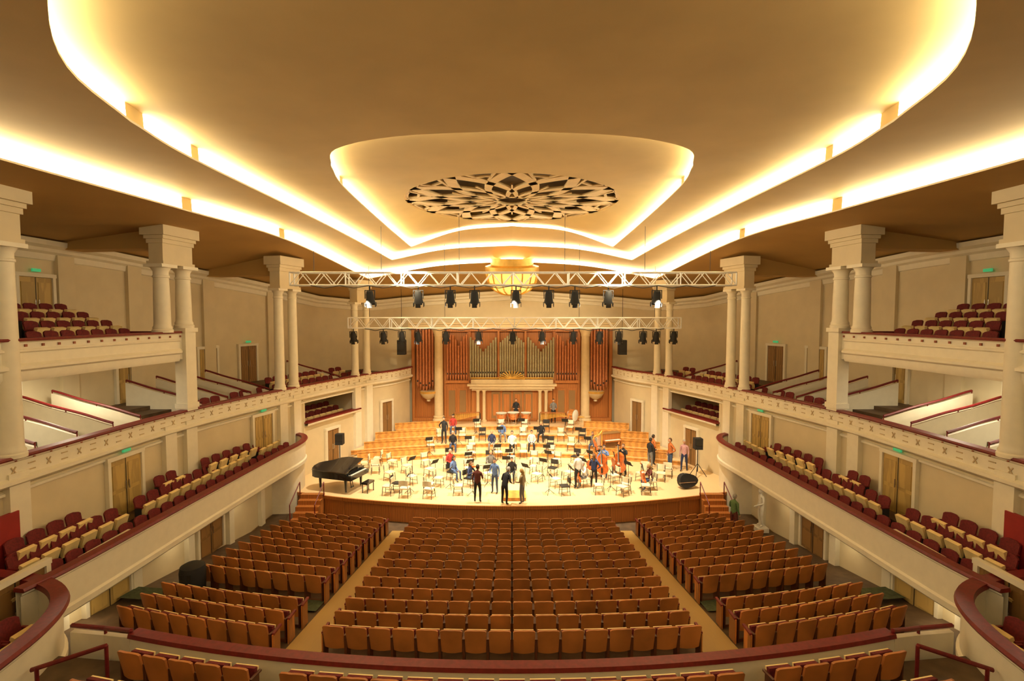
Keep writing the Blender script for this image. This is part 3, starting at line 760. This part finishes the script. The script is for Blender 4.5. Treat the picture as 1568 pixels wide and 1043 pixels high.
def stringinst(name,loc,s,rz,tilt=12,roll=0):
    mb=MB(); half=[(0,.01),(.02,.10),(.09,.18),(.18,.21),(.28,.19),(.35,.145),(.42,.135),(.48,.155),(.56,.17),(.64,.155),(.70,.10),(.74,.03)]
    pts=[(w,z) for z,w in half]+[(-w,z) for z,w in half[::-1]]
    T=Matrix.Scale(s,4)@Matrix.Translation((0,0,.22))@Matrix.Rotation(R(roll),4,'Y')@Matrix.Rotation(R(tilt),4,'X')
    mb.prism([(x,z) for x,z in pts],-.055,.055,0,T=T@Matrix.Rotation(R(90),4,'X'))
    mb.box((0,.07,.86),(.03,.03,.42),1,T); mb.box((0,.075,.66),(.045,.02,.45),1,T); mb.box((0,.10,.36),(.09,.015,.07),2,T); mb.box((0,.08,.16),(.05,.02,.2),1,T)
    mb.tube((0,.04,1.06),(0,-.01,1.13),.03,.02,8,0,T)
    for sx in (-1,1): mb.box((sx*.085,.06,.36),(.012,.006,.12),1,T); mb.tube((0,.05,1.02),(sx*.07,.05,1.03),.008,n=5,m=1,T=T)
    for i in range(4): mb.tube((-.015+.01*i,.115,.36),(-.012+.008*i,.09,1.03),.0025,n=3,m=2,T=T)
    mb.tube((0,0,0),(0,-.02,-.21),.008,n=5,m=1,T=T)
    return mb.obj(name,[CELLO,CLOTHB,IVORY],30,loc=loc,rz=rz)
# ------------------------------------------------------------------ people
SK=M('skin',(.62,.34,.20),.5,var=.05); HAIRS={'d':M('hair_dark',(.03,.018,.01),.6,var=.3,scale=30),'b':M('hair_brown',(.12,.055,.02),.6,var=.3,scale=30),'g':M('hair_grey',(.35,.32,.28),.6,var=.2,scale=30),'l':M('hair_blond',(.45,.28,.10),.6,var=.2,scale=30)}
SHOE=M('shoe_leather',(.02,.015,.012),.4,var=.1); LIP=M('lips',(.4,.12,.09),.5,var=.05); 
cm={}
def cloth(c):
    if c not in cm: cm[c]=M('cloth_%d'%len(cm),c,.8,var=.15,scale=25,bump=.1)
    return cm[c]
ARM={'down':((.225,-.03,1.13),(.225,.06,.89)),'fwd':((.235,.03,1.14),(.17,.29,1.10)),'hip':((.36,-.10,1.17),(.21,.04,1.03)),'up':((.30,.12,1.30),(.26,.34,1.48)),
     'lap':((.235,.02,1.14),(.12,.27,1.02)),'vln':((.24,.20,1.20),(.22,.38,1.40)),'bow':((.34,.10,1.20),(.14,.33,1.30)),'vcu':((.29,.15,1.25),(.12,.25,1.42)),'vcb':((.31,.12,1.15),(.26,.36,.98))}
def human(name,loc,rz,top,legs,hair='d',h=1.75,arms=('down','down'),sit=False,lean=0,head=0,walk=0,long=False,short=False):
    J=[(0,0,.95),(0,.0,1.10),(0,.01,1.27),(0,0,1.41),(0,.01,1.50),(0,.02,1.57)]
    Rr=[.125,.115,.135,.095,.052,.05]
    for s,ar in ((-1,arms[0]),(1,arms[1])):
        e,w=ARM[ar]; e=(e[0]*s,e[1],e[2]); w=(w[0]*s,w[1],w[2]); d=(Vector(w)-Vector(e)).normalized()
        J+=[(s*.175,0,1.405),e,w,tuple(Vector(w)+d*.07)]; Rr+=[.066,.048,.032,.028]
    P=Vector((0,0,.95)); RX=Matrix.Rotation(-R(lean),4,'X')
    dz=-.43 if sit else 0
    J=[tuple(P+RX@(Vector(j)-P)+Vector((0,0,dz))) for j in J]
    for s in (-1,1):
        if sit: J+=[(s*.10,.02,.51),(s*.15,.42,.50),(s*.16,.40,.09),(s*.17,.54,.045)]
        else:
            wk=walk*s; J+=[(s*.10,0,.90),(s*.12,.03+wk*.5,.50),(s*.125,-.02+wk,.09),(s*.14,.12+wk,.045)]
        Rr+=[.098,.068,.046,.038]
    E=[(0,1),(1,2),(2,3),(3,4),(4,5),(3,6),(6,7),(7,8),(8,9),(3,10),(10,11),(11,12),(12,13),(0,14),(14,15),(15,16),(16,17),(0,18),(18,19),(19,20),(20,21)]
    reg=['t','t','t','t','s','t','t','t' if not short else 's','s','t','t','t' if not short else 's','s','l','l','l','f','l','l','l','f']
    me=bpy.data.meshes.new('tmp'); me.from_pydata(J,E,[]); ob=bpy.data.objects.new('tmp',me); sc.collection.objects.link(ob)
    md=ob.modifiers.new('sk','SKIN'); md.use_smooth_shade=True
    for i,sv in enumerate(me.skin_vertices[0].data): sv.radius=(Rr[i],Rr[i]*.92); sv.use_root=(i==0)
    sb=ob.modifiers.new('ss','SUBSURF'); sb.levels=1; sb.render_levels=1
    dg=bpy.context.evaluated_depsgraph_get(); dg.update()
    em=bpy.data.meshes.new_from_object(ob.evaluated_get(dg))
    mb=MB(); idx={'s':0,'t':1,'l':2,'f':3}
    segs=[(Vector(J[a]),Vector(J[b]),idx[reg[i]],(Rr[a]+Rr[b])/2) for i,(a,b) in enumerate(E)]
    def near(c):
        best=9;bi=0
        for q,(a,b,r_,rad) in enumerate(segs):
            ab=b-a;t=max(0,min(1,(c-a).dot(ab)/ab.length_squared)); d=(c-(a+ab*t)).length-rad
            if d<best: best=d;bi=q
        return bi
    mm=[segs[near(p.center)][2] for p in em.polygons]
    vv=[]
    for v in em.vertices:
        c=v.co.copy()
        if near(c) in (0,1,2): c.x*=1.32; c.y=c.y*.98
        vv.append(tuple(c))
    mb.add(vv,[tuple(p.vertices) for p in em.polygons],mm)
    bpy.data.objects.remove(ob); bpy.data.meshes.remove(em)
    hc=Vector(J[5])+RX.to_3x3()@Vector((0,.015,.085))
    H=Matrix.Translation(hc)@Matrix.Rotation(-R(lean*.7),4,'X')@Matrix.Rotation(head,4,'Z')
    vs=[];fs=[];nu,nv=16,12
    for j in range(nv+1):
        ph=math.pi*j/nv
        for i in range(nu):
            th=2*math.pi*i/nu; x=math.sin(ph)*math.cos(th);y=math.sin(ph)*math.sin(th);z=math.cos(ph)
            sx=.078*(1-.22*max(0,-z)); vs.append((x*sx,y*.097+(.008 if y>0 and z<0 else 0),z*.118))
    for j in range(nv):
        for i in range(nu): fs.append((j*nu+i,(j+1)*nu+i,(j+1)*nu+(i+1)%nu,j*nu+(i+1)%nu))
    mb.add(vs,fs,0,H)
    vs=[];fs=[]
    for j in range(nv+1):
        ph=math.pi*j/nv
        for i in range(nu):
            th=2*math.pi*i/nu; x=math.sin(ph)*math.cos(th);y=math.sin(ph)*math.sin(th);z=math.cos(ph); vs.append((x*.088,y*.106-.006,z*.127+.006))
    for j in range(nv):
        for i in range(nu):
            th=2*math.pi*(i+.5)/nu; z=math.cos(math.pi*(j+.5)/nv); y=math.sin(th)
            lim=.52 if y>.45 else (.1 if y>-.1 else (-.45 if not long else -.95))
            if z>lim: fs.append((j*nu+i,(j+1)*nu+i,(j+1)*nu+(i+1)%nu,j*nu+(i+1)%nu))
    mb.add(vs,fs,4,H)
    if long: mb.tube((0,-.07,-.02),(0,-.10,-.24),.075,.05,10,4,H)
    mb.tube((0,.095,.012),(0,.122,-.022),.009,.015,6,0,H); mb.box((0,.096,-.055),(.045,.012,.012),5,H)
    for s in (-1,1):
        mb.lathe([(.001,-.010),(.009,-.006),(.012,0),(.009,.006),(.001,.010)],(s*.030,.088,.012),8,3,H); mb.box((s*.031,.092,.034),(.032,.012,.007),4,H)
        mb.lathe([(.001,-.03),(.012,-.018),(.015,.0),(.013,.02),(.001,.03)],(s*.080,-.005,-.002),8,0,H)
    for s,wi,hi in ((-1,8,9),(1,12,13)):
        w=Vector(J[wi]);hn=Vector(J[hi]); d=(hn-w).normalized(); sd=Vector((0,1,0)) if abs(d.y)<.7 else Vector((1,0,0)); sd=(sd-d*sd.dot(d)).normalized(); up=d.cross(sd)*s
        for q in range(4):
            b=hn+sd*(.027-.018*q); l=(.036,.042,.040,.031)[q]; m1=b+d*l+up*.004; m2=m1+d*l*.7-up*.018
            mb.tube(b-d*.02,m1,.0095,.0088,6,0); mb.tube(m1,m2,.0088,.0065,6,0)
        b=w+d*.025+sd*.022; m1=b+d*.03+sd*.028; mb.tube(b,m1,.012,.010,6,0); mb.tube(m1,m1+d*.028+sd*.004,.010,.008,6,0)
    o=mb.obj(name,[SK,cloth(top),cloth(legs),SHOE,HAIRS[hair],LIP],60,loc=loc,rz=rz); s_=h/1.76; o.scale=(s_,)*3
    return o
NAVY=(.02,.03,.09); JEAN=(.05,.08,.16); BK=(.015,.015,.018); WH=(.72,.70,.66); BRN=(.13,.03,.02); ORG=(.5,.14,.03); BLU=(.12,.2,.42); GRY=(.18,.17,.16); RD=(.45,.04,.03); GRN=(.12,.2,.07); PNK=(.55,.3,.3); KH=(.30,.22,.12)
human('standing_man',(-1.62,23.25,1.0),R(-10),BRN,BK,'d',1.80,('down','fwd'))
human('leaning_man',(-.35,22.98,1.0),R(-35),BK,BK,'g',1.78,('fwd','fwd'),lean=24)
human('standing_man',(-.85,24.5,1.0),R(160),BLU,JEAN,'d',1.75,('down','fwd'))
human('standing_woman',(.48,23.1,1.0),R(60),KH,GRY,'l',1.66,('fwd','down'),long=True)
human('standing_man',(8.3,29.3,1.0),R(-70),ORG,BK,'d',1.78,('down','hip'))
human('standing_man',(9.0,28.2,1.0),R(100),ORG,JEAN,'b',1.85,('hip','down'))
human('walking_man',(9.75,28.1,1.0),R(150),PNK,NAVY,'g',1.78,('down','down'),walk=.16)
human('standing_man',(7.9,28.4,1.0),R(-60),BK,GRY,'d',1.8,('fwd','fwd'))
human('standing_man',(3.35,25.2,1.0),R(30),WH,BK,'d',1.84,('fwd','down'))
human('standing_woman',(4.2,25.4,1.0),R(-20),NAVY,BK,'b',1.7,('fwd','hip'),long=True)
human('bassist',(5.0,26.9,1.0),R(150),BLU,JEAN,'d',1.8,('vcu','vcb'))
stringinst('double_bass',(4.85,26.5,1.0),1.5,R(150),-6)
human('bassist',(6.1,27.2,1.0),R(140),BK,BK,'b',1.78,('vcu','vcb'))
stringinst('double_bass',(5.85,26.8,1.0),1.5,R(140),-6)
human('standing_man',(0.0,30.3,1.0),R(180),WH,BK,'d',1.78,('up','fwd'))
human('standing_man',(-4.4,32.2,1.5),R(170),BK,BK,'d',1.75,('down','hip'))
human('percussionist',(0.3,36.35,2.0),R(180),BK,BK,'b',1.75,('fwd','fwd'))
human('percussionist',(3.0,36.2,2.0),R(175),GRY,BK,'d',1.75,('fwd','fwd'))
human('usher',(9.85,21.9,.15),R(-60),GRN,BRN,'g',1.74,('fwd','down'))
tops=[BK,NAVY,WH,GRY,BLU,BK,RD,BRN,KH,BK]
pick=[3,5,8,13,15,20,27,31,33,34,45,47,49,52,56,58,61]
for j,ci in enumerate(pick):
    if ci>=len(chairs): continue
    x,y,z,rz=chairs[ci]; a=[('lap','lap'),('vln','bow'),('fwd','fwd'),('lap','fwd')][j%4]
    if x>2.5 and y<29: a=('vcu','vcb')
    human('seated_musician',(x-math.sin(rz)*.02,y+math.cos(rz)*.02,z),rz,tops[j%10],(BK,JEAN,GRY)[j%3],'dbgl'[j%4],1.74,a,sit=True,lean=6,long=(j%3==1))
    if a[0]=='vcu': stringinst('cello',(x-math.sin(rz)*.34,y+math.cos(rz)*.34,z),1.05,rz+math.pi,12)
    if a[0]=='vln':
        mb=MB()
        half=[(0,.02),(.05,.15),(.18,.20),(.3,.17),(.38,.13),(.46,.13),(.56,.16),(.66,.13),(.7,.04)]
        T=Matrix.Translation((-.07,.10,1.02))@Matrix.Rotation(R(25),4,'Z')@Matrix.Rotation(R(4),4,'X')@Matrix.Scale(.5,4)
        pts=[(w,q) for q,w in half]+[(-w,q) for q,w in half[::-1]]
        mb.prism(pts,-.04,.04,0,T=T); mb.box((0,.85,.05),(.04,.5,.04),1,T); mb.tube((.5,.3,.12),(-.4,.42,.12),.008,n=5,m=1,T=T)
        mb.obj('violin',[CELLO,CLOTHB],30,loc=(x,y,z),rz=rz)
def statue(loc):
    o=human('marble_statue',loc,R(90),(.7,.66,.58),(.7,.66,.58),'g',1.7,('lap','down'))
    for i in range(len(o.data.materials)): o.data.materials[i]=STONE
    mb=MB(); mb.box((0,0,.1),(.5,.5,.2),0); mb.obj('statue_plinth',[STONE],0,loc=(loc[0],loc[1],loc[2]-.2))
statue((11.1,22.0,.4))
# ------------------------------------------------------------------ lights
WARM=(1,.80,.48)
def spot(loc,tgt,e,ang,col=WARM,r=.15,blend=.7):
    l=bpy.data.lights.new('spot','SPOT'); l.energy=e; l.spot_size=R(ang); l.spot_blend=blend; l.color=col; l.shadow_soft_size=r
    o=bpy.data.objects.new('stage_light',l); sc.collection.objects.link(o); o.location=loc
    o.rotation_euler=(Vector(tgt)-Vector(loc)).to_track_quat('-Z','Y').to_euler()
SW=(1,.86,.62)
for x in (-7,-3.5,0,3.5,7): spot((x,23.7,10.5),(x*.85,27.8,1),3300,85,SW)
for x in (-6,-2,2,6): spot((x,29.6,8.3),(x*.9,33.0,1.5),800,100,SW)
for x in (-5,5): spot((x,22,12.5),(x*.7,37,5.5),3800,50,WARM)
def area(loc,size,e,col=WARM,rot=(0,0,0)):
    l=bpy.data.lights.new('a','AREA'); l.energy=e; l.size=size; l.color=col
    o=bpy.data.objects.new('under_balcony_light',l); sc.collection.objects.link(o); o.location=loc; o.rotation_euler=rot
for s in (-1,1):
    for y in (13.5,17.5): area((s*15.6,y,7.95),.5,90,(1,.88,.62))
    for y in (13,17,21): area((s*11.3,y,2.25),.3,5)  # added weak fill below the lower balcony, no fixture there
w=bpy.data.worlds.new('w'); sc.world=w; w.use_nodes=True; w.node_tree.nodes['Background'].inputs[0].default_value=(.3,.2,.1,1); w.node_tree.nodes['Background'].inputs[1].default_value=.2
# ------------------------------------------------------------------ camera
cd=bpy.data.cameras.new('camera'); cam=bpy.data.objects.new('camera',cd); sc.collection.objects.link(cam)
cd.sensor_width=36; cd.lens=770/1568*36; cd.clip_end=200
cam.location=(0,0,9.8); cam.rotation_euler=(R(90-2.863),0,0)
sc.camera=cam
sc.view_settings.view_transform='Standard'
sc.view_settings.exposure=.12
